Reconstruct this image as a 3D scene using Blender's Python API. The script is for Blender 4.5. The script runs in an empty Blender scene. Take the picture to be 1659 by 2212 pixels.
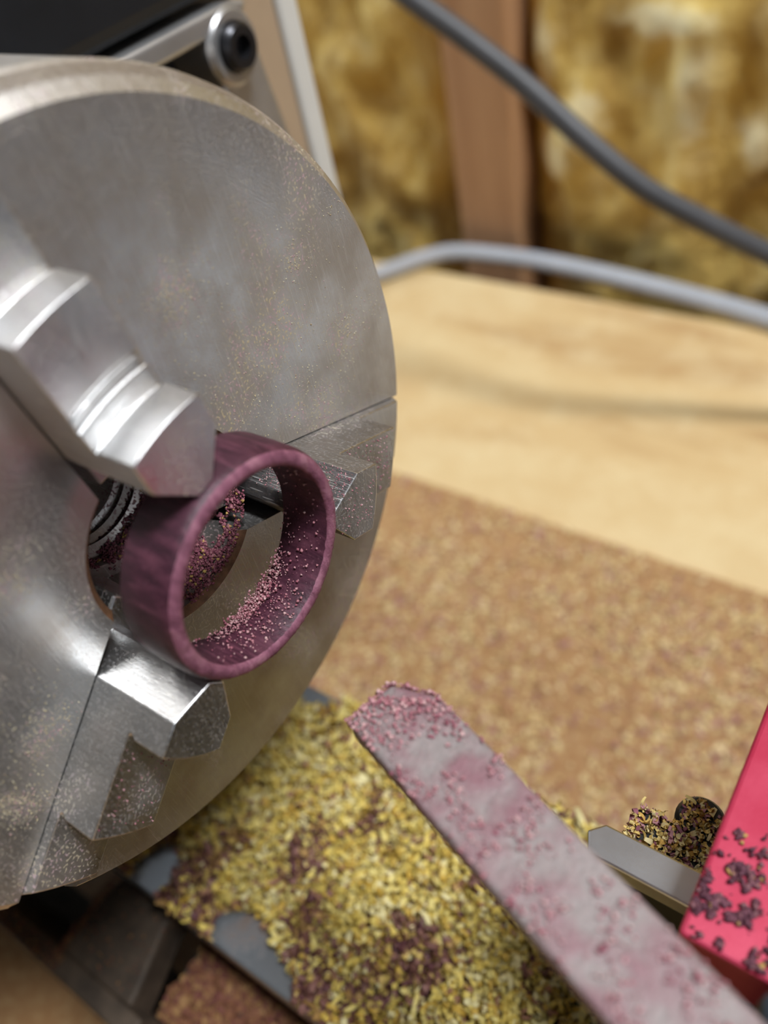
import bpy, bmesh, math, random
import numpy as np
from mathutils import Matrix, Vector

random.seed(4); rng = np.random.default_rng(11)
S = 0.001                      # everything below is written in millimetres, linked in metres
scene = bpy.context.scene
COL = scene.collection

# ------------------------------------------------------------------ camera
FPX = 1773.868
AX = np.array([0.81864549, 0.29582186, -0.49224891])     # lathe axis / wall direction / up, in camera axes (x right, y down, z forward)
AY = np.array([0.54563324, -0.66805257, 0.50595467])
AZ = np.array([-0.17917569, -0.68278488, -0.70830846])
CAM = np.array([56.82933575, -29.06711447, 55.60163458])
R3 = np.stack([AX, AY, AZ])                               # camera axes -> world
cd = bpy.data.cameras.new('camera'); cam = bpy.data.objects.new('camera', cd); COL.objects.link(cam)
mr = np.stack([R3[:, 0], -R3[:, 1], -R3[:, 2]], 1)
m4 = Matrix([list(mr[i]) + [CAM[i] * S] for i in range(3)] + [[0, 0, 0, 1]])
cam.matrix_world = m4
cd.sensor_fit = 'AUTO'; cd.sensor_width = 36; cd.lens = FPX / 2212 * 36
cd.clip_start = 0.004; cd.clip_end = 20
cd.dof.use_dof = True; cd.dof.focus_distance = 0.089; cd.dof.aperture_fstop = cd.lens / 1.9
scene.camera = cam

# ------------------------------------------------------------------ world, lights, exposure
w = bpy.data.worlds.new('world'); scene.world = w; w.use_nodes = True
bg = w.node_tree.nodes['Background']; bg.inputs[0].default_value = (0.80, 0.87, 1.0, 1); bg.inputs[1].default_value = 1.0

def area(name, loc, target, sx, sy, power, col):
    l = bpy.data.lights.new(name, 'AREA'); l.shape = 'RECTANGLE'; l.size = sx; l.size_y = sy; l.energy = power; l.color = col
    o = bpy.data.objects.new(name, l); COL.objects.link(o); o.location = loc
    o.rotation_euler = (Vector(target) - Vector(loc)).to_track_quat('-Z', 'Y').to_euler(); return o
area('ceiling_light', (0.62, 0.12, 1.38), (0.40, 0.08, 0), 0.22, 0.5, 23, (0.93, 0.96, 1.0))
area('ceiling_light', (-0.75, -0.1, 1.38), (-0.6, 0.0, 0), 0.22, 1.1, 3.5, (0.90, 0.95, 1.0))
cy_ = scene.cycles; cy_.max_bounces = 5; cy_.diffuse_bounces = 3; cy_.glossy_bounces = 3; cy_.transmission_bounces = 1; cy_.caustics_reflective = False; cy_.caustics_refractive = False
vs = scene.view_settings
vs.view_transform = 'Standard'; vs.look = 'None'; vs.gamma = 1; vs.use_curve_mapping = False; vs.exposure = 0.25

# ------------------------------------------------------------------ helpers
def ray(px, py): return R3 @ np.array([(px - 829.5) / FPX, (py - 1106.) / FPX, 1.0])
def onplane(px, py, ax, val):
    v = ray(px, py); return CAM + v * ((val - CAM[ax]) / v[ax])
def atdepth(px, py, d): return CAM + ray(px, py) * d

def mesh(name, V, F, mat=None, smooth=False, autosmooth=None):
    me = bpy.data.meshes.new(name)
    me.from_pydata((np.asarray(V, float) * S).tolist(), [], F)
    me.validate()
    if mat: me.materials.append(mat)
    if smooth:
        me.polygons.foreach_set('use_smooth', [True] * len(me.polygons))
        if autosmooth: me.set_sharp_from_angle(angle=math.radians(autosmooth))
    return me
def link(name, me, parent=None):
    o = bpy.data.objects.new(name, me); COL.objects.link(o)
    if parent: o.parent = parent
    return o
def recentre(o, base):
    """move the origin of a mesh object to base (mm) without moving the mesh"""
    o.data.transform(Matrix.Translation(Vector(base) * -S)); o.location = Vector(base) * S
def tag(o, label=None, cat=None, group=None, kind=None):
    if label: o['label'] = label
    if cat: o['category'] = cat
    if group: o['group'] = group
    if kind: o['kind'] = kind
    return o
def thing(name, label, cat, base=(0, 0, 0)):
    o = bpy.data.objects.new(name, None); COL.objects.link(o); o.location = Vector(base) * S
    o.empty_display_size = 0.01
    tag(o, label, cat); return o
def part(name, me, parent):
    """part whose mesh is in scene millimetres, hung under a thing that is not at the origin"""
    o = link(name, me, parent)
    p = parent; off = Vector((0, 0, 0))
    while p: off += p.location; p = p.parent
    me.transform(Matrix.Translation(-off)); return o
def bevel(o, wd, seg=2, ang=35):
    b = o.modifiers.new('bevel', 'BEVEL'); b.width = wd * S; b.segments = seg; b.limit_method = 'ANGLE'; b.angle_limit = math.radians(ang); b.harden_normals = False
    return o
def boxv(x0, x1, y0, y1, z0, z1):
    V = [(x, y, z) for x in (x0, x1) for y in (y0, y1) for z in (z0, z1)]
    F = [(0, 1, 3, 2), (4, 6, 7, 5), (0, 4, 5, 1), (2, 3, 7, 6), (0, 2, 6, 4), (1, 5, 7, 3)]
    return V, F
def box(name, b, mat): V, F = boxv(*b); return mesh(name, V, F, mat)
def prism(name, poly, axis, a0, a1, mat):
    """poly: 2D points in the two other axes (in x,y,z order), extruded along axis"""
    V = []
    for a in (a0, a1):
        for p in poly:
            q = list(p); q.insert(axis, a); V.append(q)
    n = len(poly); F = [tuple(range(n))[::-1], tuple(range(n, 2 * n))] + [(i, (i + 1) % n, n + (i + 1) % n, n + i) for i in range(n)]
    me = mesh(name, V, F, mat); bm = bmesh.new(); bm.from_mesh(me); bmesh.ops.recalc_face_normals(bm, faces=bm.faces); bm.to_mesh(me); bm.free(); return me
def lathe(name, prof, mat, n=128, closed=False, axisdir='x', centre=(0, 0, 0), sharp=30):
    V = []; F = []; m = len(prof); c = np.array(centre, float)
    for i in range(n):
        a = 2 * math.pi * i / n
        for x, r in prof:
            q = np.array((x, r * math.cos(a), r * math.sin(a)))
            if axisdir == 'z': q = np.array((q[1], q[2], q[0]))
            if axisdir == 'y': q = np.array((q[2], q[0], q[1]))
            V.append(q + c)
    for i in range(n):
        j = (i + 1) % n
        for k in range(m if closed else m - 1):
            k2 = (k + 1) % m
            F.append((i * m + k, i * m + k2, j * m + k2, j * m + k))
    me = mesh(name, V, F, mat)
    bm = bmesh.new(); bm.from_mesh(me); bmesh.ops.remove_doubles(bm, verts=bm.verts, dist=1e-7)
    bmesh.ops.recalc_face_normals(bm, faces=bm.faces); bm.to_mesh(me); bm.free()
    me.polygons.foreach_set('use_smooth', [True] * len(me.polygons)); me.set_sharp_from_angle(angle=math.radians(sharp)); return me
def catmull(P, n=12):
    P = np.array(P, float); P = np.vstack([2 * P[0] - P[1], P, 2 * P[-1] - P[-2]]); out = []
    for i in range(1, len(P) - 2):
        for t in np.linspace(0, 1, n, endpoint=False):
            a, b, c, d = P[i - 1:i + 3]
            out.append(.5 * (2 * b + (c - a) * t + (2 * a - 5 * b + 4 * c - d) * t * t + (3 * b - a - 3 * c + d) * t ** 3))
    out.append(P[-2]); return np.array(out)
def tube(name, P, r, mat, n=14):
    P = np.asarray(P, float); V = []; F = []
    T = np.gradient(P, axis=0); T /= np.linalg.norm(T, axis=1)[:, None]
    for p, t in zip(P, T):
        u = np.cross(t, (0, 0, 1.)); u /= np.linalg.norm(u); v = np.cross(u, t)
        for k in range(n):
            a = 2 * math.pi * k / n; V.append(p + r * (math.cos(a) * u + math.sin(a) * v))
    for i in range(len(P) - 1):
        for k in range(n): F.append((i * n + k, i * n + (k + 1) % n, (i + 1) * n + (k + 1) % n, (i + 1) * n + k))
    F += [tuple(range(n))[::-1], tuple(range((len(P) - 1) * n, len(P) * n))]
    return mesh(name, V, F, mat, True, 50)

_tab = rng.random((256, 256))
def vnoise(x, y):
    xi = np.floor(x).astype(int); yi = np.floor(y).astype(int); fx = x - xi; fy = y - yi
    fx = fx * fx * (3 - 2 * fx); fy = fy * fy * (3 - 2 * fy)
    g = lambda a, b: _tab[a % 256, b % 256]
    return (g(xi, yi) * (1 - fx) + g(xi + 1, yi) * fx) * (1 - fy) + (g(xi, yi + 1) * (1 - fx) + g(xi + 1, yi + 1) * fx) * fy
def fbm(x, y, o=4): return sum(vnoise(x * 2 ** i + 17 * i, y * 2 ** i + 31 * i) * .5 ** i for i in range(o)) / 2

def curls(name, P, size, wid, mat, curl=2.0, K=4, tilt=1.0):
    """many little wood shavings: P (n,3) places, each a curled strip"""
    n = len(P); L = size * (0.5 + rng.random(n)); W = wid * (0.5 + rng.random(n)); cv = curl * (0.3 + 1.2 * rng.random(n))
    s = np.linspace(-.5, .5, K + 1)
    ang = s[None, :] * cv[:, None] * 2
    rad = L / (cv * 2 + 1e-6)
    lx = rad[:, None] * np.sin(ang); lz = rad[:, None] * (1 - np.cos(ang)) * np.sign(rng.random(n) - .35)[:, None]
    q = rng.normal(size=(n, 3, 3)); e1 = q[:, 0] * np.array([1, 1, .6 * tilt]); e1 /= np.linalg.norm(e1, axis=1)[:, None]
    e3 = q[:, 1] * np.array([.8, .8, .8]) + np.array([0, 0, 1.2 / tilt]); e3 -= e1 * (e1 * e3).sum(1)[:, None]; e3 /= np.linalg.norm(e3, axis=1)[:, None]
    e2 = np.cross(e3, e1)
    c = P[:, None, :] + lx[..., None] * e1[:, None] + lz[..., None] * e3[:, None]
    tw = (W[:, None] * (1 - 1.2 * s[None] ** 2))[..., None] * e2[:, None] * .5
    V = np.stack([c - tw, c + tw], 2).reshape(-1, 3) * S
    k = K + 1; base = (np.arange(n) * 2 * k)[:, None]; j = np.arange(K)[None] * 2
    F = np.stack([base + j, base + j + 1, base + j + 3, base + j + 2], -1).reshape(-1, 4)
    me = bpy.data.meshes.new(name); me.vertices.add(len(V)); me.vertices.foreach_set('co', V.ravel())
    me.loops.add(F.size); me.loops.foreach_set('vertex_index', F.ravel().astype(np.int32))
    me.polygons.add(len(F)); me.polygons.foreach_set('loop_start', np.arange(0, F.size, 4, dtype=np.int32)); me.polygons.foreach_set('loop_total', np.full(len(F), 4, np.int32))
    me.update(calc_edges=True); me.materials.append(mat); return me
def crumbs(name, P, size, mat):
    """many little angular grains"""
    n = len(P); base = np.array([(1, 0, 0), (-1, 0, 0), (0, 1, 0), (0, -1, 0), (0, 0, 1), (0, 0, -1)], float)
    q = rng.normal(size=(n, 3, 3)); q, _ = np.linalg.qr(q)
    sc = size * (.35 + rng.random((n, 1, 1)) ** 2 * 1.3) * (.5 + rng.random((n, 6, 1)))
    V = (P[:, None] + np.einsum('kj,nij->nki', base, q) * sc).reshape(-1, 3) * S
    f = np.array([(0, 2, 4), (2, 1, 4), (1, 3, 4), (3, 0, 4), (2, 0, 5), (1, 2, 5), (3, 1, 5), (0, 3, 5)])
    F = (f[None] + (np.arange(n) * 6)[:, None, None]).reshape(-1, 3)
    me = bpy.data.meshes.new(name); me.vertices.add(len(V)); me.vertices.foreach_set('co', V.ravel())
    me.loops.add(F.size); me.loops.foreach_set('vertex_index', F.ravel().astype(np.int32))
    me.polygons.add(len(F)); me.polygons.foreach_set('loop_start', np.arange(0, F.size, 3, dtype=np.int32)); me.polygons.foreach_set('loop_total', np.full(len(F), 3, np.int32))
    me.update(calc_edges=True); me.materials.append(mat); return me

# ------------------------------------------------------------------ materials
class N:
    def __init__(s, name):
        s.m = bpy.data.materials.new(name); s.m.use_nodes = True; s.t = s.m.node_tree; s.b = s.t.nodes['Principled BSDF']
    def node(s, ty, **kw):
        n = s.t.nodes.new(ty)
        for k, v in kw.items(): setattr(n, k, v)
        return n
    def set(s, sock, v):
        if hasattr(v, 'is_output') or hasattr(v, 'links'): s.t.links.new(v, sock)
        elif isinstance(v, tuple) and len(v) == 3 and sock.type == 'RGBA': sock.default_value = v + (1,)
        else: sock.default_value = v
    def coord(s, scale=(1, 1, 1), rot=(0, 0, 0), kind='Object'):
        tc = s.node('ShaderNodeTexCoord'); mp = s.node('ShaderNodeMapping'); s.t.links.new(tc.outputs[kind], mp.inputs[0])
        mp.inputs['Scale'].default_value = scale; mp.inputs['Rotation'].default_value = rot; return mp.outputs[0]
    def noise(s, sc, det=4, ro=.55, vec=None, dist=0):
        n = s.node('ShaderNodeTexNoise'); n.inputs['Scale'].default_value = sc; n.inputs['Detail'].default_value = det; n.inputs['Roughness'].default_value = ro; n.inputs['Distortion'].default_value = dist
        s.t.links.new(vec if vec is not None else s.coord(), n.inputs['Vector']); return n.outputs[0]
    def ramp(s, fac, stops, interp='LINEAR'):
        r = s.node('ShaderNodeValToRGB'); r.color_ramp.interpolation = interp; el = r.color_ramp.elements
        while len(el) < len(stops): el.new(.5)
        for e, (p, c) in zip(el, stops): e.position = p; e.color = (c if isinstance(c, tuple) else (c, c, c)) + (1,)
        s.set(r.inputs[0], fac); return r.outputs[0]
    def mix(s, fac, a, b, blend='MIX'):
        n = s.node('ShaderNodeMix', data_type='RGBA', blend_type=blend)
        s.set(n.inputs[0], fac); s.set(n.inputs[6], a); s.set(n.inputs[7], b); return n.outputs[2]
    def math(s, op, a, b=0.):
        n = s.node('ShaderNodeMath', operation=op); s.set(n.inputs[0], a); s.set(n.inputs[1], b); return n.outputs[0]
    def bump(s, h, strength=.3, dist=.0002):
        n = s.node('ShaderNodeBump'); n.inputs['Strength'].default_value = strength; n.inputs['Distance'].default_value = dist; s.set(n.inputs['Height'], h); s.t.links.new(n.outputs[0], s.b.inputs['Normal'])
    def out(s, color=None, metal=None, rough=None, **kw):
        if color is not None: s.set(s.b.inputs['Base Color'], color)
        if metal is not None: s.set(s.b.inputs['Metallic'], metal)
        if rough is not None: s.set(s.b.inputs['Roughness'], rough)
        for k, v in kw.items(): s.set(s.b.inputs[k.replace('_', ' ')], v)
        return s.m
    def radius(s):
        tc = s.node('ShaderNodeTexCoord'); sp = s.node('ShaderNodeSeparateXYZ'); s.t.links.new(tc.outputs['Object'], sp.inputs[0])
        a = s.math('MULTIPLY', sp.outputs[1], sp.outputs[1]); b = s.math('MULTIPLY', sp.outputs[2], sp.outputs[2])
        return s.math('SQRT', s.math('ADD', a, b)), sp

def turned_steel(name, col, rough, dust, aniso=.5, dustcol=((.62, .5, .28), (.6, .36, .38)), stain=.5, smudges=(), metal=.92):
    n = N(name); r, sp = n.radius()
    cv = n.node('ShaderNodeCombineXYZ'); n.set(cv.inputs[0], n.math('MULTIPLY', r, 6000.)); n.set(cv.inputs[1], n.math('MULTIPLY', sp.outputs[0], 300.))
    rings = n.noise(1, 3, .6, vec=cv.outputs[0])
    big = n.noise(110, 3, .6); blot = n.ramp(big, [(.35, 0.), (.65, 1.)])
    scr = n.noise(1, 2, .5, vec=n.coord((400, 5200, 260), (.5, 0, 0)))
    base = n.mix(n.math('MULTIPLY', blot, stain), col, tuple(c * k for c, k in zip(col, (.66, .58, .49))))
    s1 = n.ramp(n.noise(1, 1, .5, vec=n.coord((300, 9000, 130), (.55, 0, 0))), [(.66, 0.), (.70, 1.)]); s2 = n.ramp(n.noise(1, 1, .5, vec=n.coord((300, 9000, 170), (-.25, 0, 0))), [(.68, 0.), (.72, 1.)])
    scl = n.math('MAXIMUM', s1, s2); base = n.mix(n.math('MULTIPLY', scl, .55), base, (.9, .89, .86))
    base = n.mix(n.math('MULTIPLY', n.ramp(rings, [(.35, 0.), (.7, 1.)]), .18), base, (.75, .75, .74))
    # loose dust clinging in patches
    patch = n.ramp(n.noise(75, 2, .6), [(.5, 0.), (.68, 1.)]); fine = n.ramp(n.noise(3400, 0, .5), [(.60, 0.), (.66, 1.)])
    wob = n.math('SUBTRACT', n.noise(420, 2, .6), .5) if smudges else None
    for sy, sz, sr in smudges:            # smears of dust rubbed onto the face
        dy = n.math('SUBTRACT', sp.outputs[1], sy * S); dz = n.math('SUBTRACT', sp.outputs[2], sz * S)
        dd = n.math('SQRT', n.math('ADD', n.math('MULTIPLY', dy, dy), n.math('MULTIPLY', dz, dz)))
        dd = n.math('ADD', dd, n.math('MULTIPLY', wob, sr * S * 1.6))
        patch = n.math('MAXIMUM', patch, n.ramp(n.math('DIVIDE', dd, sr * S), [(.3, 1.), (1., 0.)]))
    film = n.math('MULTIPLY', patch, .3)
    sel = n.ramp(n.noise(900, 2, .5), [(.48, 0.), (.56, 1.)])
    dm = n.math('MULTIPLY', n.math('MAXIMUM', n.math('MULTIPLY', fine, n.math('ADD', n.math('MULTIPLY', patch, .75), .12)), n.math('MULTIPLY', film, .5)), dust)
    base = n.mix(dm, base, n.mix(sel, dustcol[0], dustcol[1]))
    met = n.math('MULTIPLY', n.math('SUBTRACT', 1., dm), metal)
    ro = n.math('ADD', n.math('ADD', n.math('MULTIPLY', blot, .12), rough), n.math('MULTIPLY', dm, .4))
    ro = n.math('ADD', ro, n.math('MULTIPLY', n.math('SUBTRACT', scr, .5), .25))
    n.bump(n.math('ADD', n.math('MULTIPLY', rings, 1.1), n.math('ADD', n.math('MULTIPLY', scr, .6), n.math('MULTIPLY', fine, dust))), .16, .00008)
    tg = n.node('ShaderNodeTangent', direction_type='RADIAL', axis='X'); n.t.links.new(tg.outputs[0], n.b.inputs['Tangent'])
    return n.out(base, met, ro, Anisotropic=aniso)
M = {}
M['face'] = turned_steel('chuck_steel', (.72, .71, .69), .34, 1.0, .35, stain=.75, smudges=[tuple(onplane(px, py, 0, 0)[1:]) + (r,) for px, py, r in [(100, 1580, 3.2), (60, 1745, 2.2), (20, 1740, 2.0), (380, 630, 4.0), (640, 560, 2.6), (740, 730, 4.2), (700, 880, 4.0), (640, 890, 2.5), (20, 1260, 2.2)]])
M['jaw'] = turned_steel('jaw_steel', (.74, .75, .76), .31, .8, .3, stain=.3, metal=1.)
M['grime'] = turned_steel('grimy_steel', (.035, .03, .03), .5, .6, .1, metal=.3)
M['bore'] = turned_steel('bore_steel', (.55, .54, .52), .28, 1.0, .2, ((.42, .2, .2), (.36, .14, .18)), .8)

n = N('purpleheart'); g = n.noise(1, 5, .6, vec=n.coord((260, 1300, 420), (.35, .2, .1)), dist=.5); f2 = n.noise(2200, 3, .7)
c = n.ramp(g, [(.25, (.026, .007, .014)), (.5, (.075, .021, .038)), (.75, (.17, .056, .085))])
c = n.mix(n.ramp(f2, [(.6, 0.), (.75, .4)]), c, (.36, .14, .19))
n.bump(n.math('ADD', g, f2), .35, .00015); M['wood_ring'] = n.out(c, 0, .5)
n = N('purpleheart_end'); g = n.noise(1, 5, .6, vec=n.coord((700, 900, 420), (.35, .2, .1)), dist=.5); f2 = n.noise(2600, 3, .7)
c = n.ramp(g, [(.25, (.13, .04, .065)), (.5, (.27, .095, .145)), (.75, (.42, .19, .24))])
n.bump(n.math('ADD', g, f2), .5, .0002); M['wood_end'] = n.out(c, 0, .65)

def island(name, stops, rough=.8, trans=0.):
    n = N(name); ge = n.node('ShaderNodeNewGeometry'); c = n.ramp(ge.outputs['Random Per Island'], stops, 'CONSTANT')
    return n.out(c, 0, rough)
Yl = (.78, .60, .22); Yp = (.85, .72, .38); Yo = (.62, .38, .09); Pu = (.26, .09, .12); Pk = (.50, .25, .27); Br = (.30, .15, .07)
M['shavings'] = island('mixed_shavings', [(0, Yl), (.25, Yp), (.45, Yo), (.58, Pk), (.70, Pu), (.82, (.70, .5, .15)), (.94, (.2, .07, .1))])
M['ycurl'] = island('yellow_shavings', [(0, (.80, .62, .15)), (.3, (.86, .72, .25)), (.55, (.90, .80, .42)), (.75, (.66, .44, .08)), (.92, (.36, .18, .11))], .6)
M['pcurl'] = island('purple_shavings', [(0, (.20, .085, .065)), (.3, (.28, .135, .11)), (.52, (.45, .27, .09)), (.72, (.14, .05, .055)), (.84, (.66, .48, .14))], .6)
M['bench_dust'] = island('bench_dust', [(0, (.66, .46, .2)), (.3, (.72, .55, .27)), (.5, (.46, .24, .12)), (.7, (.44, .22, .19)), (.85, (.8, .62, .34))])
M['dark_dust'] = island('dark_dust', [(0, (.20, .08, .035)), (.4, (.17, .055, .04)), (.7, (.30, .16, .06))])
M['pink'] = island('pink_dust', [(0, (.52, .22, .25)), (.35, (.64, .34, .36)), (.6, (.38, .12, .16)), (.8, (.72, .46, .45))])
M['plum'] = island('plum_dust', [(0, (.11, .035, .055)), (.4, (.17, .06, .085)), (.75, (.24, .10, .115)), (.95, (.50, .32, .10))])
M['boredust'] = island('bore_dust', [(0, (.22, .06, .09)), (.35, (.34, .11, .15)), (.65, (.45, .19, .21)), (.85, (.16, .05, .06)), (.94, (.6, .4, .12))])

def plain(name, col, rough=.5, metal=0., var=.25, sc=60, bump=.1, **kw):
    n = N(name); a = n.noise(sc, 5, .6)
    c = n.mix(n.ramp(a, [(.3, 0.), (.7, 1.)]), tuple(x * (1 - var) for x in col), tuple(min(1, x * (1 + var * .4)) for x in col))
    n.bump(a, bump, .0003); return n.out(c, metal, rough, **kw)
M['black'] = plain('black_paint', (.012, .014, .018), .45, 0, .4)
M['silver'] = plain('cast_aluminium', (.60, .60, .60), .38, .8, .15, 90, .15)
M['beige'] = plain('beige_panel', (.50, .36, .23), .6, 0, .1, 30, .05)
M['white'] = plain('white_plastic', (.78, .76, .70), .5, 0, .05, 30, .05)
M['screw'] = plain('blackened_screw', (.05, .05, .055), .3, .7, .3)
M['grey_cable'] = plain('grey_cable_jacket', (.085, .085, .09), .45, 0, .2, 40)
M['white_cable'] = plain('pale_cable_jacket', (.42, .43, .46), .45, 0, .1, 40)
M['darkiron'] = plain('dusty_cast_iron', (.085, .060, .040), .7, .1, .6, 160, .4)
M['black_steel'] = plain('black_oxide_steel', (.03, .03, .03), .45, .5, .4, 120, .2)
M['bluegrey'] = plain('blue_grey_steel', (.055, .075, .10), .5, .2, .2)
M['bit'] = plain('ground_tool_steel', (.72, .74, .76), .25, 1., .1, 200, .06)
n = N('red_anodised'); a = n.noise(2500, 3, .6); n.bump(a, .12, .0001)
M['red'] = n.out(n.mix(n.ramp(n.noise(140, 4), [(.4, 0.), (.65, 1.)]), (.52, .026, .075), (.60, .055, .115)), .2, .45)
n = N('bed_steel'); a = n.noise(120, 5, .6); rs = n.ramp(n.noise(60, 5, .65), [(.5, 0.), (.65, 1.)])
M['bed'] = n.out(n.mix(rs, (.30, .33, .36), (.22, .12, .06)), n.math('SUBTRACT', .75, n.math('MULTIPLY', rs, .6)), n.math('ADD', .35, n.math('MULTIPLY', rs, .3)))
n = N('dusty_tool_steel'); sp = n.node('ShaderNodeSeparateXYZ'); tc = n.node('ShaderNodeTexCoord'); n.t.links.new(tc.outputs['Object'], sp.inputs[0])
pa = n.ramp(n.noise(260, 4, .55), [(.42, 0.), (.68, 1.)]); film = n.ramp(n.noise(1500, 3, .7), [(.4, .55), (.65, .95)])
c = n.mix(film, (.27, .255, .25), (.36, .295, .285)); c = n.mix(n.math('MULTIPLY', pa, .75), c, (.28, .11, .14))
n.bump(n.math('ADD', n.noise(1500, 3, .7), pa), .5, .0003); M['bar'] = n.out(c, n.math('MULTIPLY', n.math('SUBTRACT', 1., film), .6), .6)
# plywood, board, wall
n = N('pale_plywood'); v = n.coord((2.6, 17, 1), (0, 0, math.radians(-31))); g = n.noise(1, 4, .55, vec=v, dist=.6); fl = n.noise(34, 5, .65); fg = n.noise(1, 3, .6, vec=n.coord((30, 500, 10), (0, 0, math.radians(-31))))
c = n.ramp(g, [(.36, (.46, .27, .11)), (.46, (.66, .46, .22)), (.7, (.72, .54, .28))]); c = n.mix(n.ramp(fl, [(.45, 0.), (.7, .6)]), c, (.82, .66, .38))
c = n.mix(n.math('MULTIPLY', fg, .15), c, (.45, .27, .12)); n.bump(fg, .15, .0003); M['ply'] = n.out(c, 0, .6)
n = N('brown_hardboard'); fl = n.noise(30, 5, .6); sp_ = n.noise(320, 3, .7)
c = n.mix(fl, (.33, .165, .06), (.42, .225, .09)); c = n.mix(n.ramp(sp_, [(.5, 0.), (.66, .6)]), c, (.60, .42, .2)); n.bump(sp_, .3, .0006); M['board'] = n.out(c, 0, .7)
PALE = [(onplane(px, py, 1, 372.)[0], onplane(px, py, 1, 372.)[2], sx, sz) for px, py, sx, sz in [(1245, 270, 15, 17), (1185, 350, 13, 17), (1632, 320, 12, 17), (1420, 58, 26, 8), (1490, 210, 9, 30), (1150, 120, 7, 26)]]   # pale loose patches in the wool
n = N('glass_wool'); a = n.noise(1, 5, .65, vec=n.coord((18, 18, 7)), dist=1.2); b = n.noise(60, 4, .6)
c = n.ramp(a, [(.28, (.16, .085, .02)), (.42, (.44, .27, .06)), (.56, (.64, .43, .11)), (.72, (.80, .64, .28))]); c = n.mix(n.ramp(b, [(.5, 0.), (.75, .5)]), c, (.75, .6, .3))
tc = n.node('ShaderNodeTexCoord'); sp = n.node('ShaderNodeSeparateXYZ'); n.t.links.new(tc.outputs['Object'], sp.inputs[0]); wob = n.math('MULTIPLY', n.math('SUBTRACT', n.noise(90, 4, .6), .5), 1.6); pm = 0.
for px, pz, sx, sz in PALE:
    u = n.math('DIVIDE', n.math('SUBTRACT', sp.outputs[0], px * S), sx * S); v = n.math('DIVIDE', n.math('SUBTRACT', sp.outputs[2], pz * S), sz * S)
    dd = n.math('ADD', n.math('SQRT', n.math('ADD', n.math('MULTIPLY', u, u), n.math('MULTIPLY', v, v))), wob); pm = n.math('MAXIMUM', pm, n.ramp(dd, [(.55, .85), (1.0, 0.)]))
c = n.mix(pm, c, n.mix(b, (.62, .46, .18), (.92, .84, .58)))
n.bump(n.math('ADD', a, b), .8, .004); M['wool'] = n.out(c, 0, .9)
n = N('stud_pine'); g = n.noise(1, 4, .6, vec=n.coord((60, 60, 4)), dist=.4)
M['stud'] = n.out(n.ramp(g, [(.3, (.33, .16, .07)), (.55, (.46, .25, .12)), (.75, (.54, .31, .16))]), 0, .7)
M['sheath'] = plain('dark_sheathing', (.10, .05, .025), .8)

# ------------------------------------------------------------------ setting: wall behind the bench
BZ = -205.0; WY = 372.0
wall = link('wall_back', box('wall_back', (-1500, 1500, WY + 92, WY + 104, -1000, 1500), M['sheath'])); tag(wall, kind='structure')
studs = [(-206, -167), (195, 233), (-609, -571)]
for a, b in studs:
    o = part('stud', box('stud', (a, b, WY, WY + 91.5, -560, 700), M['stud']), wall); bevel(o, 1.5)
o = part('sill_plate', box('sill_plate', (-700, 500, WY, WY + 91.5, -600, -560.5), M['stud']), wall); bevel(o, 1.5)
def batt(x0, x1, seed):
    nx, nz = 90, 160; xs = np.linspace(x0 + 2, x1 - 2, nx); zs = np.linspace(-400, 600, nz); Xg, Zg = np.meshgrid(xs, zs, indexing='ij')
    ex = np.minimum((Xg - x0) / 30, (x1 - Xg) / 30).clip(0, 1) ** .5
    h = WY + 30 - 26 * ex * (.35 + .8 * fbm(Xg / 45 + seed, Zg / 80)) - 16 * (fbm(Xg / 22 + seed * 3, Zg / 26) - .45)
    for px, pz, sx, sz in PALE: h = h - 9 * np.exp(-((Xg - px) / sx) ** 2 - ((Zg - pz) / sz) ** 2) * (.5 + fbm(Xg / 8, Zg / 8))
    V = np.stack([Xg, np.minimum(h, WY + 60), Zg], -1).reshape(-1, 3)
    F = [(i * nz + j, (i + 1) * nz + j, (i + 1) * nz + j + 1, i * nz + j + 1) for i in range(nx - 1) for j in range(nz - 1)]
    nb = len(V); V = np.vstack([V, V * (1, 0, 1) + (0, WY + 90, 0)])
    F += [(nb + i * nz + j, nb + i * nz + j + 1, nb + (i + 1) * nz + j + 1, nb + (i + 1) * nz + j) for i in range(nx - 1) for j in range(nz - 1)]
    rim = [i * nz for i in range(nx)] + [(nx - 1) * nz + j for j in range(1, nz)] + [i * nz + nz - 1 for i in range(nx - 2, -1, -1)] + [j for j in range(nz - 2, 0, -1)]
    F += [(rim[k], nb + rim[k], nb + rim[(k + 1) % len(rim)], rim[(k + 1) % len(rim)]) for k in range(len(rim))]
    return part('insulation_batt', mesh('insulation_batt', V, F, M['wool'], True), wall)
batt(-166, 194, 3); batt(-570, -207, 9)
# ------------------------------------------------------------------ bench and board
ply_wall = plain('shop_wall', (.62, .63, .64), .8, 0, .1, 6)
for nm, b in [('wall_right', (1500, 1550, -1800, WY + 92, -1000, 1500)), ('wall_front', (-1500, 1500, -1850, -1800, -1000, 1500)), ('ceiling', (-1550, 1550, -1850, WY + 104, 1500, 1550))]:
    o = link(nm, box(nm, b, {'ceiling': plain('shop_ceiling', (.32, .30, .28), .8), 'wall_front': plain('dark_panelling', (.13, .085, .05), .7, 0, .4, 5)}.get(nm, ply_wall))); tag(o, kind='structure')
V = []; F = []
for b in [(-1550, -1500, -1800, -250, -1000, 1500), (-1550, -1500, 350, WY + 92, -1000, 1500), (-1550, -1500, -250, 350, -1000, 150), (-1550, -1500, -250, 350, 1050, 1500)]:
    v, f = boxv(*b); F += [tuple(i + len(V) for i in q_) for q_ in f]; V += v
o = link('wall_left', mesh('wall_left', V, F, ply_wall)); tag(o, kind='structure')
V = []; F = []
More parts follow.
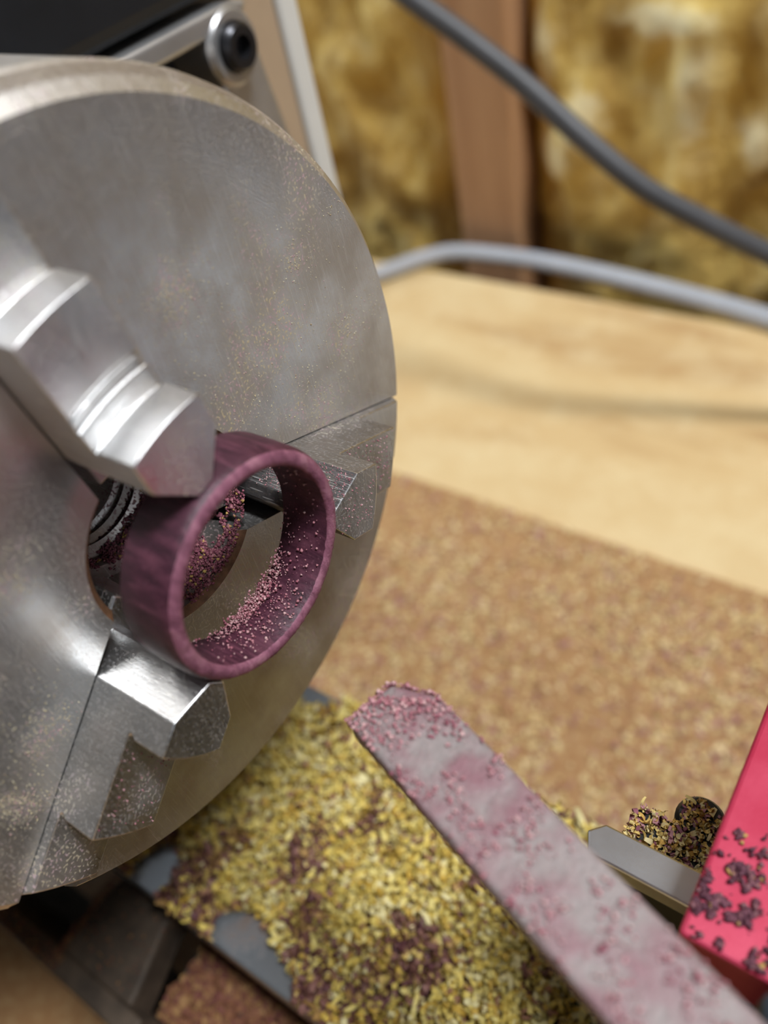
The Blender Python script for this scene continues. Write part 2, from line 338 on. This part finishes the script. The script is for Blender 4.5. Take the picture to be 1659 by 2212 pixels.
for b in [(-1545, -1495, -250, -210, 150, 1050), (-1545, -1495, 310, 350, 150, 1050), (-1545, -1495, -210, 310, 150, 200), (-1545, -1495, -210, 310, 1000, 1050), (-1540, -1500, 30, 70, 200, 1000)]:
    v, f = boxv(*b); F += [tuple(i + len(V) for i in q_) for q_ in f]; V += v
wn = link('window_1', mesh('window_1', V, F, M['white'])); tag(wn, kind='structure')
n = N('daylit_pane'); n.b.inputs['Emission Color'].default_value = (.72, .86, 1, 1); n.b.inputs['Emission Strength'].default_value = 13.0; pane = n.out((.1, .1, .1), 0, .2)
for y0, y1 in ((-210, 30), (70, 310)): part('pane', box('pane', (-1530, -1526, y0, y1, 200, 1000), pane), wn)
fl = link('floor', box('floor', (-1500, 1500, -1800, WY + 90, -1010, -1000), plain('concrete', (.3, .29, .28), .8))); tag(fl, kind='structure')
bench = thing('workbench', 'pale plywood workbench top reaching back to the insulated wall', 'workbench', (-50, -40, -1000))
for lx in (-560, 460):
    for ly in (-380, 300): o = part('leg', box('leg', (lx - 40, lx + 40, ly - 40, ly + 40, -1000, BZ - 28.1), M['stud']), bench)
o = part('bench_top', box('bench_top', (-600, 500, -420, 341, BZ - 28, BZ), M['ply']), bench); bevel(o, 1.5)
board = link('base_board', box('base_board', (-520, 420, -300, 179, BZ, BZ + 3), M['board'])); bevel(board, .8)
tag(board, 'brown hardboard sheet lying on the bench under the lathe, sprinkled with sawdust', 'board'); recentre(board, (-50, -60, BZ))
TB = BZ + 3

# ------------------------------------------------------------------ lathe bed
bed = thing('lathe_bed', 'grey steel lathe bed with dark casting under the chuck, shavings piled on it', 'lathe bed', (0, 0, TB))
o = part('way', box('way', (-330, 330, -23.4, 25.2, -99, -88), M['bed']), bed); bevel(o, .5)
o = part('casting', box('casting', (-330, 330, -4, 20, -185, -99.2), M['darkiron']), bed); bevel(o, 2)
o = part('front_rail', prism('front_rail', [(-42.4, -95), (-38.6, -95), (-37.5, -100), (-37.5, TB + 12), (-30, TB), (-51, TB), (-51, TB + 10), (-42.4, TB + 14)], 0, -330, -20, M['darkiron']), bed); bevel(o, .6)
o = part('cross_web', prism('cross_web', [(-42.5, -39), (-42, -26), (-41, -22), (-41, -4.1), (-26, -4.1), (-27.5, -25), (-24, -36), (-23.5, -38.5)], 2, -104, -95.3, M['darkiron']), bed); bevel(o, .8)
o = part('shade_block', box('shade_block', (-330, -180, -78, -52, TB, -100), M['darkiron']), bed); bevel(o, 2)  # unseen block added to keep window light off the board
o = part('chip_ledge', box('chip_ledge', (-26, 100, -42.3, -4.1, -114, -109), M['darkiron']), bed); bevel(o, .6)
o = part('foot', box('foot', (-330, 330, -6, 26, TB, -184.8), M['darkiron']), bed); bevel(o, 1.5)

cg = thing('added_carriage', 'added dark blue-grey carriage casting out of view, for dark reflections in the chuck', 'carriage', (130, 0, -88))  # carriage added out of view to darken what the steel reflects
navy = plain('navy_hammer_paint', (.035, .045, .07), .45, 0, .3, 150, .3)
o = part('saddle', box('saddle', (101, 190, -60, 62, -87.9, -58), navy), cg); bevel(o, 4, 3)
o = part('apron', box('apron', (105, 186, -64, -27, -160, -88), navy), cg); bevel(o, 4, 3)
o = part('cross_slide', box('cross_slide', (118, 172, -85, 85, -57.9, -38), M['black_steel']), cg); bevel(o, 2, 2)
ts = thing('tailstock', 'added dark tailstock out of view, for dark reflections in the chuck', 'tailstock', (260, 0, -88))  # added beyond the frame as another dark shape in the steel reflections
o = part('tail_body', prism('tail_body', [(-34, -87.9), (34, -87.9), (34, -60), (24, -20), (24, 18), (12, 30), (-12, 30), (-24, 18), (-24, -20), (-34, -60)], 0, 225, 320, navy), ts); bevel(o, 3, 3)
o = part('quill', lathe('quill', [(175, 0), (175, 1.2), (198, 8.5), (198, 12), (226, 12), (226, 0)], M['bit'], 48), ts)

cb = thing('added_control_box', 'added control box out of view, pale lid and dark sides for the steel to reflect', 'control box', (180, 125, TB))  # unseen box added: pale lid brightens, dark sides darken the jaw reflections
o = part('housing', box('housing', (112, 262, 66, 190, TB, -95), M['black_steel']), cb); bevel(o, 3, 3)
o = part('lid', box('lid', (108, 266, 62, 194, -94.9, -90), plain('pale_grey_enamel', (.58, .61, .66), .5, 0, .1, 20)), cb); bevel(o, 2, 3)
o = part('speed_knob', lathe('speed_knob', [(-89.9, 0), (-89.9, 11), (-79, 10), (-77, 8.5), (-77, 0)], M['black'], 40, axisdir='z', centre=(215, 160, 0)), cb)

# ------------------------------------------------------------------ headstock
hs = thing('headstock', 'headstock behind the chuck with black cover, silver rail and beige back panel', 'headstock', (-100, 30, -88))
o = part('body', box('body', (-330, -66, -72, 79, -87.9, 22.6), M['black']), hs); bevel(o, 2)
o = part('cover', box('cover', (-328, -58, -70, 90, 22.7, 46), M['black']), hs); bevel(o, 3, 3)
o = part('rail', prism('rail', [(-60, 18.7), (82, 17.7), (86, 18.6), (87.5, 20.4), (82, 21.4), (-60, 22.6)], 0, -66, -57, M['silver']), hs); bevel(o, .9, 3)
o = part('post', prism('post', [(79.5, 14), (90.5, 17), (96, -20), (100, -87), (83, -87), (80, -20)], 0, -66, -61, M['silver']), hs); bevel(o, 1, 3)
BY, BZ2 = 81.2, 15.0
o = part('screw_boss', lathe('screw_boss', [(-66, 6.2), (-57.4, 6.2), (-56.4, 5.4), (-56.4, 4.1), (-59.5, 4.0), (-59.5, 0)], M['silver'], 48, centre=(0, BY, BZ2)), hs)
sc = part('screw', lathe('screw', [(-59.4, 3.9), (-55.2, 3.9), (-54.6, 3.3), (-54.6, 1.9), (-56.4, 1.7), (-56.4, 0)], M['screw'], 40, centre=(0, BY, BZ2)), hs)
o = part('back_panel', prism('back_panel', [(96.3, 60), (107.6, 60), (107.6, -100), (96.3, -100)], 0, -150, -70, M['beige']), hs); bevel(o, .6)
o = part('panel_edging', prism('panel_edging', [(107.7, 60), (113.8, 60), (113.8, -100), (107.7, -100)], 0, -150, -69, M['white']), hs); bevel(o, 1.2, 3)

# ------------------------------------------------------------------ chuck
ANG0 = -22.857; JW = 4.0155; H1, H2, H3 = 1.2, 6.13, 10.83; RT, RSH, TW = 11.62, 15.43, .92
rad1, rad2 = math.hypot(18.87, JW), math.hypot(29.2, JW)
ch = thing('lathe_chuck', 'silver three-jaw lathe chuck gripping the purple wooden ring', 'chuck', (0, 0, 0))
prof = [(-24, 0), (-24, 6.5), (-17.5, 6.5), (-17.2, 7.2), (-16.6, 7.3), (-16.2, 6.9), (-15.6, 7.6), (-15.0, 7.6), (-14.5, 7.0), (-13.8, 8.2), (-12.6, 8.4), (-12.2, 8.0), (-11.4, 8.1), (-11, 9.6), (-9.4, 9.9),
        (-.7, 9.95), (0, 10.75), (38.9 * 0, 39.0), (-.9, 39.9), (-1.1, 40.2), (-2.6, 41.0), (-3.0, 40.7), (-3.5, 41.2), (-15, 41.2), (-15.5, 40.6), (-16.5, 40.6), (-17, 41.2), (-32, 41.2), (-33, 40), (-33, 0)]
body = link('chuck_body', lathe('chuck_body', prof, M['face'], 180), ch)
cut = []
for k in range(3):
    V, F = boxv(-11, 5, 5, 60, -JW - .12, JW + .12); a = math.radians(ANG0 + 120 * k)
    V = [(x, y * math.cos(a) - z * math.sin(a), y * math.sin(a) + z * math.cos(a)) for x, y, z in V]
    c = link('cutter', mesh('cutter', V, F)); cut.append(c)
    b = body.modifiers.new('slot', 'BOOLEAN'); b.operation = 'DIFFERENCE'; b.object = c; b.solver = 'EXACT'
bpy.context.view_layer.update()
me2 = bpy.data.meshes.new_from_object(body.evaluated_get(bpy.context.evaluated_depsgraph_get()))
body.modifiers.clear(); body.data = me2; me2.name = 'chuck_body'
me2.materials.clear(); me2.materials.append(M['face']); me2.materials.append(M['bore']); me2.materials.append(plain('rusty_steel', (.20, .095, .045), .7, .2, .5, 900, .4))
me2.polygons.foreach_set('use_smooth', [True] * len(me2.polygons)); me2.set_sharp_from_angle(angle=math.radians(28))
for p in me2.polygons:
    c = p.center / S; rr = math.hypot(c.y, c.z)
    p.material_index = 2 if (9.8 < rr < 10.74 and -.75 < c.x < -.02) else 1 if (rr < 10.6 and c.x < -.05 and c.x > -24.5) else 0
for c in cut: bpy.data.objects.remove(c, do_unlink=True)

def jaw(k, groove=False):
    a = math.radians(ANG0 + 120 * k); ts = np.concatenate([[-JW, -3.2, -2.4, -1.6, -TW], np.linspace(-.5, .5, 3), [TW, 1.6, 2.4, 3.2, JW]])
    V = []; XB = -10.8
    for t in ts:
        tip = RT + max(0, abs(t) - TW) * (RSH - RT) / (JW - TW)
        q = lambda R: math.sqrt(R * R - t * t)
        P = [(XB, tip), (H3, tip), (H3, q(rad1)), (H2 + .9, q(rad1)), (H2 + .25, q(rad1 - .45)), (H2, q(rad1 - .25))]
        if groove:
            for R, h in [(20.9, 0), (21.1, -.35), (21.5, -.35), (21.7, 0), (22.2, 0), (22.3, -.25), (22.7, .12), (23.0, .12)]: P.append((H2 + h, q(R)))
        P += [(H2, q(rad2)), (H1 + .9, q(rad2)), (H1 + .25, q(rad2 - .45)), (H1, q(rad2 - .25)), (H1, q(37.4)), (-.6, q(38.6)), (-3.5, q(40.4)), (XB, q(40.4))]
        for x, r in P: V.append((x, r * math.cos(a) - t * math.sin(a), r * math.sin(a) + t * math.cos(a)))
        m = len(P)
    nt = len(ts); F = [(i * m + j, i * m + (j + 1) % m, (i + 1) * m + (j + 1) % m, (i + 1) * m + j) for i in range(nt - 1) for j in range(m)]
    F += [tuple(range(m))[::-1], tuple(range((nt - 1) * m, nt * m))]
    me = mesh('jaw', V, F, M['jaw']); bm = bmesh.new(); bm.from_mesh(me); bmesh.ops.recalc_face_normals(bm, faces=bm.faces); bm.to_mesh(me); bm.free()
    me.polygons.foreach_set('use_smooth', [True] * len(me.polygons)); me.set_sharp_from_angle(angle=math.radians(25))
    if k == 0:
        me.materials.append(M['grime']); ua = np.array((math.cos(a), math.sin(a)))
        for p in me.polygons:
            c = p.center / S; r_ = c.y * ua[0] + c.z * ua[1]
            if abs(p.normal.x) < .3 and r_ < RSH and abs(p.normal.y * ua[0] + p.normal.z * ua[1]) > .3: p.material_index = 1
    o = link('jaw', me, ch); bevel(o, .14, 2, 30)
    # tongue of the jaw that shows inside the bore
    V, F = boxv(-9.5, -3.0, 8.2, RT + 3, -2.2, 2.2)
    V = [(x, y * math.cos(a) - z * math.sin(a), y * math.sin(a) + z * math.cos(a)) for x, y, z in V]
    t = link('jaw_tongue', mesh('jaw_tongue', V, F, M['jaw']), o); bevel(t, .3); return o
jaw(0); jaw(1, True); jaw(2)

# ------------------------------------------------------------------ ring
def ring():
    n = 220; prof = []
    P = [(5.4, 9.9), (5.25, 10.4), (5.3, 11.2), (5.7, 11.52), (8, 11.56), (10.3, 11.54), (10.8, 11.45), (11.3, 11.22), (11.6, 10.9), (11.68, 10.4), (11.6, 9.95), (11.35, 9.75), (8.5, 9.72)]
    m = len(P); V = []; F = []; mi = []
    for i in range(n):
        a = 2 * math.pi * i / n
        for j, (x, r) in enumerate(P):
            k = .07 * (float(fbm(np.array(i / 3.0), np.array(j * .9))) - .45); e = .10 if 7 <= j <= 11 else .03
            V.append((x + e * (random.random() - .5) + k, (r + k * .5 + (e * .6 * (random.random() - .5))) * math.cos(a), (r + k * .5) * math.sin(a)))
    for i in range(n):
        i2 = (i + 1) % n
        for j in range(m):
            j2 = (j + 1) % m; F.append((i * m + j, i * m + j2, i2 * m + j2, i2 * m + j)); mi.append(1 if 7 <= j <= 10 else 0)
    me = mesh('wooden_ring', V, F, M['wood_ring'], True); me.materials.append(M['wood_end']); me.polygons.foreach_set('material_index', mi)
    bm = bmesh.new(); bm.from_mesh(me); bmesh.ops.recalc_face_normals(bm, faces=bm.faces); bm.to_mesh(me); bm.free()
    return link('wooden_ring', me)
rg = ring(); tag(rg, 'purple wooden finger ring clamped between the chuck jaws', 'ring')

# ------------------------------------------------------------------ tools at the right
bar_z = -8.0
q = [onplane(px, py, 2, bar_z) for px, py in [(750, 1560), (845, 1476), (950, 1502)]]
d = np.array([math.cos(math.radians(-19)), math.sin(math.radians(-19))]); nrm = np.array([-d[1], d[0]])
poly = [tuple(p[:2]) for p in q]
far = 95.0
def along(p, L): return (p[0] + d[0] * L, p[1] + d[1] * L)
w0 = (np.array(poly[2]) - np.array(poly[0])) @ nrm
poly = [poly[0], poly[1], poly[2], along(poly[2], far), along(along(poly[2], far), 0)]
endp = np.array(along(poly[2], far)) - nrm * w0; poly = [poly[0], poly[1], poly[2], along(poly[2], far), tuple(endp)]
bar = link('tool_bar', prism('tool_bar', poly, 2, bar_z - 2.6, bar_z, M['bar'])); bevel(bar, .5, 3)
tag(bar, 'pale steel boring bar dusted with pink sawdust, pointing at the chuck', 'tool bar'); recentre(bar, (q[0][0] + 4, q[0][1], bar_z - 2.6))

RZ = -22.0
tp = thing('tool_post', 'red anodised tool clamp on a black post with purple dust on top', 'tool post', (65, 5, -88))
o = part('clamp_plate', box('clamp_plate', (53.5, 70, -4.2, 22, RZ - 8, RZ), M['red']), tp); bevel(o, .5, 3)
o = part('post_body', box('post_body', (56, 69, -3, 21, -84.8, RZ - 11.7), M['black_steel']), tp); bevel(o, 1)
o = part('side_block', box('side_block', (44.5, 57, 6.2, 11.6, -87.9, -38), M['black_steel']), tp); bevel(o, .6)
o = part('lock_nut', lathe('lock_nut', [(-87.9, 0), (-87.9, 2.7), (-38.6, 2.7), (-38, 2.3), (-38, 1.3), (-39, 1.2), (-39, 0)], M['black_steel'], 28, axisdir='z', centre=(50.8, 13.4, 0)), tp)
o = part('slide', box('slide', (40, 100, -20, 22, -87.9, -85), M['black_steel']), tp); bevel(o, .5)
o = part('riser', box('riser', (58, 68, -2, 20, RZ - 11.6, RZ - 8.1), M['black_steel']), tp)
bit = link('tool_bit', prism('tool_bit', [(42.0, 3.4), (43.4, 4.9), (57.9, 4.9), (57.9, 1.2), (43.0, 1.2)], 2, -33.6, RZ - 8.6, M['bit'])); bevel(bit, .25, 2)
tag(bit, 'bright ground steel tool bit sticking out from under the red clamp', 'tool bit'); recentre(bit, (50, 3, -33.6))
hold = link('bar_holder', prism('bar_holder', [(59.8, -8.2), (62, -7.4), (112, -7.4), (112, -60), (80, -60)], 2, -84.9, bar_z - 2.65, M['bluegrey'])); bevel(hold, 1.2, 3)
tag(hold, 'blue-grey steel holder carrying the dusty boring bar', 'tool holder'); recentre(hold, (90, -30, -84.9))

# ------------------------------------------------------------------ cables
P = catmull([atdepth(790, -90, 285), atdepth(880, -10, 285), atdepth(1005, 82, 285), atdepth(1130, 180, 285), atdepth(1262, 300, 285), atdepth(1390, 405, 287), atdepth(1520, 478, 290), atdepth(1659, 548, 295), atdepth(1850, 640, 300), atdepth(2100, 760, 310)])
o = link('power_cable', tube('power_cable', P, 4.0, M['grey_cable'])); tag(o, 'dark grey power cable hanging in front of the yellow insulation', 'cable'); recentre(o, tuple(P[0]))
P = catmull([onplane(px, py, 2, BZ + 5.0) for px, py in [(700, 640), (760, 612), (840, 585), (920, 557), (1000, 546), (1150, 562), (1300, 592), (1500, 642), (1659, 688), (1900, 765)]])
o = link('pale_cable', tube('pale_cable', P, 5.0, M['white_cable'])); tag(o, 'pale grey cable lying along the back of the bench by the wall', 'cable'); recentre(o, tuple(P[0]))

# ------------------------------------------------------------------ shavings and dust
def heap():
    nx, ny = 150, 60; xs = np.linspace(-46, 120, nx); ys = np.linspace(-23.2, 25, ny); Xg, Yg = np.meshgrid(xs, ys, indexing='ij')
    return Xg, Yg
def heap_h(x, y):
    h = 3.4 * fbm(x / 9 + 3, y / 9 + 7) + 1.4 * fbm(x / 2.2, y / 2.2) - .9
    h += 1.6 * np.exp(-((y - 0) / 16) ** 2)
    def bare(cx, cy, rx, ry): return np.clip(1 - ((x - cx) / rx) ** 2 - ((y - cy) / ry) ** 2, 0, 1) ** .5
    h -= 6 * bare(-9.5, -20.0, 7, 4.2) + 7 * bare(-3, -22.5, 7, 4.2) + 4 * bare(-31, -19, 6, 6) + 5 * bare(-27, 25, 8, 5)
    edge = np.minimum((y + 23.4) / 4.5, (25.4 - y) / 3.0).clip(0, 1); h = h * (.25 + .75 * edge)
    return h
Xg, Yg = heap(); Hg = heap_h(Xg, Yg); nx, ny = Xg.shape
V = np.stack([Xg, Yg, -88 + np.where(Hg > 0, Hg * .8, -.35)], -1).reshape(-1, 3)
F = [(i * ny + j, (i + 1) * ny + j, (i + 1) * ny + j + 1, i * ny + j + 1) for i in range(nx - 1) for j in range(ny - 1)]
n = N('packed_dust'); a = n.noise(500, 4, .7); b = n.noise(130, 4, .6)
n.bump(a, .8, .001); M['packed'] = n.out(n.mix(n.ramp(b, [(.42, 0.), (.6, 1.)]), n.ramp(a, [(.35, (.28, .15, .05)), (.6, (.62, .46, .16))]), (.26, .11, .10)), 0, .9)
sh = thing('wood_shavings', 'heap of yellow and purple curled shavings on the lathe bed', 'shavings', (0, 0, -88)); sh['kind'] = 'stuff'
o = part('packed_dust', mesh('packed_dust', V, F, M['packed'], True), sh); tag(o, kind='stuff')
def scatter(nn, x0, x1, y0, y1, hf, lift):
    P = np.stack([rng.uniform(x0, x1, nn), rng.uniform(y0, y1, nn)], 1); h = hf(P[:, 0], P[:, 1]); k = h > .05
    P = P[k]; h = h[k]; return np.column_stack([P, -88 + h * .8 + rng.random(len(h)) * lift])
P = scatter(14500, -46, 60, -23, 25, heap_h, 2.8)
zone = fbm(P[:, 0] / 7 + 40, P[:, 1] / 7 + 3) + .10 * np.tanh((-P[:, 1] - 12) / 6) + .06 * rng.normal(size=len(P)); pur = zone > .52
o = part('yellow_curls', curls('yellow_curls', P[~pur], 3.5, .72, M['ycurl'], 2.7, 7), sh); tag(o, kind='stuff')
o = part('purple_curls', curls('purple_curls', P[pur], 3.0, .85, M['pcurl'], 2.2, 6), sh); tag(o, kind='stuff')
o = part('sawdust_grains', crumbs('sawdust_grains', scatter(9000, -46, 60, -23, 25, heap_h, .6), .3, M['shavings']), sh); tag(o, kind='stuff')

# bench sprinkle behind the lathe
nn = 15000
x = rng.uniform(-170, 110, nn); y = 27 + 165 * rng.random(nn) ** 1.25; keep = (fbm(x / 30, y / 30) + .25 * (1 - y / 180)) > .36 * rng.random(nn) + .22; keep &= y < 178
P = np.column_stack([x, y, TB + .5 * rng.random(nn) + .15])[keep]
o = link('bench_sawdust', curls('bench_sawdust', P, 3.0, 1.3, M['bench_dust'], 1.3, 3, .5)); tag(o, 'sprinkle of tan and pink sawdust over the brown board behind the lathe bed', 'sawdust', kind='stuff')
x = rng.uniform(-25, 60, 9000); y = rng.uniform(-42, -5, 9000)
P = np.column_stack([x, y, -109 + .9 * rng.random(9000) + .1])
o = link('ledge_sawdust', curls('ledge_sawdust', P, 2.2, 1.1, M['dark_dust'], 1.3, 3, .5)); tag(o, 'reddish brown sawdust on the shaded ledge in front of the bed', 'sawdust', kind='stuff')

# dusty ridges along the web and the front rail
P = [np.column_stack([rng.normal(-42.2, .5, 500), rng.uniform(-41, -24, 500), -95.2 + .5 * rng.random(500)]), np.column_stack([rng.uniform(-75, -40, 700), rng.uniform(-42, -39, 700), -94.9 + .4 * rng.random(700)]), np.column_stack([rng.uniform(-42, -26, 500), rng.uniform(-38, -5, 500), -95.2 + .2 * rng.random(500)])]
o = link('casting_dust', crumbs('casting_dust', np.vstack(P), .2, M['dark_dust'])); tag(o, 'brown dust settled along the dark casting edges in front of the bed', 'sawdust', kind='stuff')
# pink crumbs lying inside the ring
def ring_dust():
    n1 = 560; a = np.radians(rng.normal(-88, 24, n1)); xx = 5.6 + 5.4 * rng.random(n1) ** 1.7; lift = .55 * rng.random(n1) * np.exp(-((np.degrees(a) + 78) / 38) ** 2) * (1.25 - (xx - 5.6) / 6)
    r = 9.68 - lift; A = np.column_stack([xx, r * np.cos(a), r * np.sin(a)])
    n2 = 160; a = np.radians(rng.uniform(-125, 30, n2)); xx = 5.6 + 5 * rng.random(n2); r = 9.66 - .05 * rng.random(n2); B = np.column_stack([xx, r * np.cos(a), r * np.sin(a)])
    n3 = 900; a = np.radians(rng.normal(-85, 16, n3)); xx = 5.3 + 1.6 * rng.random(n3); r = 9.7 - 1.3 * rng.random(n3) * rng.random(n3); Cc = np.column_stack([xx, r * np.cos(a), r * np.sin(a)])
    return np.vstack([A, B, Cc])
o = link('ring_dust', crumbs('ring_dust', ring_dust(), .12, M['pink'])); tag(o, 'pale pink wood crumbs lying inside the purple ring', 'sawdust', kind='stuff')
# dust packed in the bore
nn = 17000; a = np.radians(rng.normal(-62, 46, nn)); xx = -17 + 16.5 * rng.random(nn); rb = np.interp(xx, [-17, -11.2, -11, -1, 0], [7.6, 8.2, 9.8, 9.9, 10.6])
lift = 1.3 * fbm(xx / 2 + 9, a * 4 + 20) - .25 - .5 * np.abs((np.degrees(a) + 75) / 60); k = lift > 0
r = rb - lift * rng.random(nn); P = np.column_stack([xx, r * np.cos(a), r * np.sin(a)])[k]
o = link('bore_dust', crumbs('bore_dust', P, .17, M['boredust'])); tag(o, 'dark purple dust packed inside the bore of the chuck', 'sawdust', kind='stuff')
# grains dusted over the chuck face
P = []
for px, py, sg, nn in [(100, 1580, 2.4, 500), (60, 1745, 1.3, 260), (20, 1742, 1.2, 200), (380, 630, 2.6, 520), (640, 560, 1.6, 200), (720, 450, .8, 110), (660, 340, .3, 25), (740, 730, 2.6, 420), (690, 860, 3.2, 520), (560, 880, 3.2, 320), (800, 640, 2.0, 150), (450, 860, 2.4, 200), (590, 640, 5, 260), (700, 1450, 4, 60), (20, 1260, 1.8, 120)]:
    c = onplane(px, py, 0, 0); k = rng.normal(size=(nn, 2)) * sg; yy = c[1] + k[:, 0]; zz = c[2] + k[:, 1]
    ok = (fbm(yy / 1.3 + 50, zz / 1.3 + 50) > .4) & (np.hypot(yy, zz) < 38.8) & (np.hypot(yy, zz) > 12)
    for q_ in range(3):
        a_ = math.radians(ANG0 + 120 * q_); ok &= ~((np.abs(-yy * math.sin(a_) + zz * math.cos(a_)) < JW + .3) & (yy * math.cos(a_) + zz * math.sin(a_) > 0))
    P.append(np.column_stack([np.full(nn, .02), yy, zz])[ok])
M['facedust'] = island('face_dust', [(0, (.66, .56, .34)), (.45, (.74, .66, .46)), (.75, (.62, .40, .38)), (.9, (.5, .36, .2))])
o = link('face_dust', crumbs('face_dust', np.vstack(P), .055, M['facedust'])); tag(o, 'fine yellowish dust grains clinging to the flat chuck face', 'sawdust', kind='stuff')
# specks on the jaw beside the ring
def on_jaw(k, nn, r0, r1, x, spread=JW - .2):
    a = math.radians(ANG0 + 120 * k); r = rng.uniform(r0, r1, nn); t = rng.uniform(-spread, spread, nn)
    return np.column_stack([np.full(nn, x) + .03, r * math.cos(a) - t * math.sin(a), r * math.sin(a) + t * math.cos(a)])
# tip flanks of the right-hand jaw and tops of its steps
a = math.radians(ANG0); nn = 900; u = rng.random(nn); t = TW + u * (JW - TW); r = RT + u * (RSH - RT) - .03; xx = rng.uniform(0, H3 - .2, nn)
P = np.column_stack([xx, r * math.cos(a) - t * math.sin(a), r * math.sin(a) + t * math.cos(a)])
P = np.vstack([P, on_jaw(0, 110, 13, 18.6, H3, 2.5), on_jaw(0, 300, 19.8, 28.8, H2), on_jaw(2, 120, 20, 28.8, H2)])
o = link('jaw_dust', crumbs('jaw_dust', P, .075, M['pink'])); tag(o, 'fine pink specks stuck to the steel jaw beside the ring', 'sawdust', kind='stuff')
# clumps on the red clamp
P = []
for px, py, sg, nn in [(1560, 1940, 1.7, 520), (1610, 1900, 1.2, 240), (1520, 1960, 1.4, 260), (1580, 2010, 1.8, 420), (1555, 1830, .7, 70), (1600, 1800, .5, 60), (1640, 1830, .8, 60), (1520, 1900, .8, 60), (1640, 1600, .35, 25), (1650, 1960, 1.5, 220), (1500, 1850, .3, 12), (1620, 2060, 1.5, 260)]:
    c = onplane(px, py, 2, RZ); k = rng.normal(size=(nn, 2)) * sg * .8
    f = fbm((c[0] + k[:, 0]) / .9, (c[1] + k[:, 1]) / .9); ok = f > .5
    P.append(np.column_stack([c[0] + k[:, 0], c[1] + k[:, 1], RZ + .1 + .35 * rng.random(nn)])[ok])
P = np.vstack(P); P = P[(P[:, 0] > 53.8) & (P[:, 1] > -4)]
o = link('clamp_dust', crumbs('clamp_dust', P, .24, M['plum'])); tag(o, 'clumps of dark purple sawdust scattered on the red tool clamp', 'sawdust', kind='stuff')
# fluff on the boring bar
nn = 2200; L = 34 * rng.random(nn) ** 1.5; W = rng.random(nn) * w0; base = np.array(q[0][:2])
off = np.interp(W, [0, w0 * .45, w0], [0.4, -.2, 4.4])
xy = base + d * (L + off)[:, None] + nrm * W[:, None]; ok = (fbm(xy[:, 0] / 2.2, xy[:, 1] / 2.2) > .52) | (L < 4.5 * rng.random(nn) + 1.5)
P = np.column_stack([xy, bar_z + .05 + .35 * rng.random(nn)])[ok]
nn = 500; e = rng.random(nn); pe = np.where(e[:, None] < .5, np.array(poly[0]) + (np.array(poly[1]) - np.array(poly[0])) * (e * 2)[:, None], np.array(poly[1]) + (np.array(poly[2]) - np.array(poly[1])) * (e * 2 - 1)[:, None])
P = np.vstack([P, np.column_stack([pe - d * (.25 * rng.random((nn, 1))), bar_z - 1.6 * rng.random(nn) + .2])])
o = link('bar_dust', crumbs('bar_dust', P, .16, M['pink'])); tag(o, 'pink sawdust caked on the tip of the boring bar', 'sawdust', kind='stuff')
# shavings around the black post
nn = 900; P = np.column_stack([rng.uniform(42, 56, nn), rng.uniform(5.5, 15, nn), -38 + .8 * rng.random(nn)]); P = P[((P[:, 1] < 11.6) & (P[:, 0] > 44.3)) | (((P[:, 0] - 50.8) ** 2 + (P[:, 1] - 13.4) ** 2) < 4.5)]
o = link('post_shavings', curls('post_shavings', P, 1.3, .4, M['shavings'], 2.2, 5)); tag(o, 'yellow shavings on the black block behind the bright tool bit', 'shavings', kind='stuff')
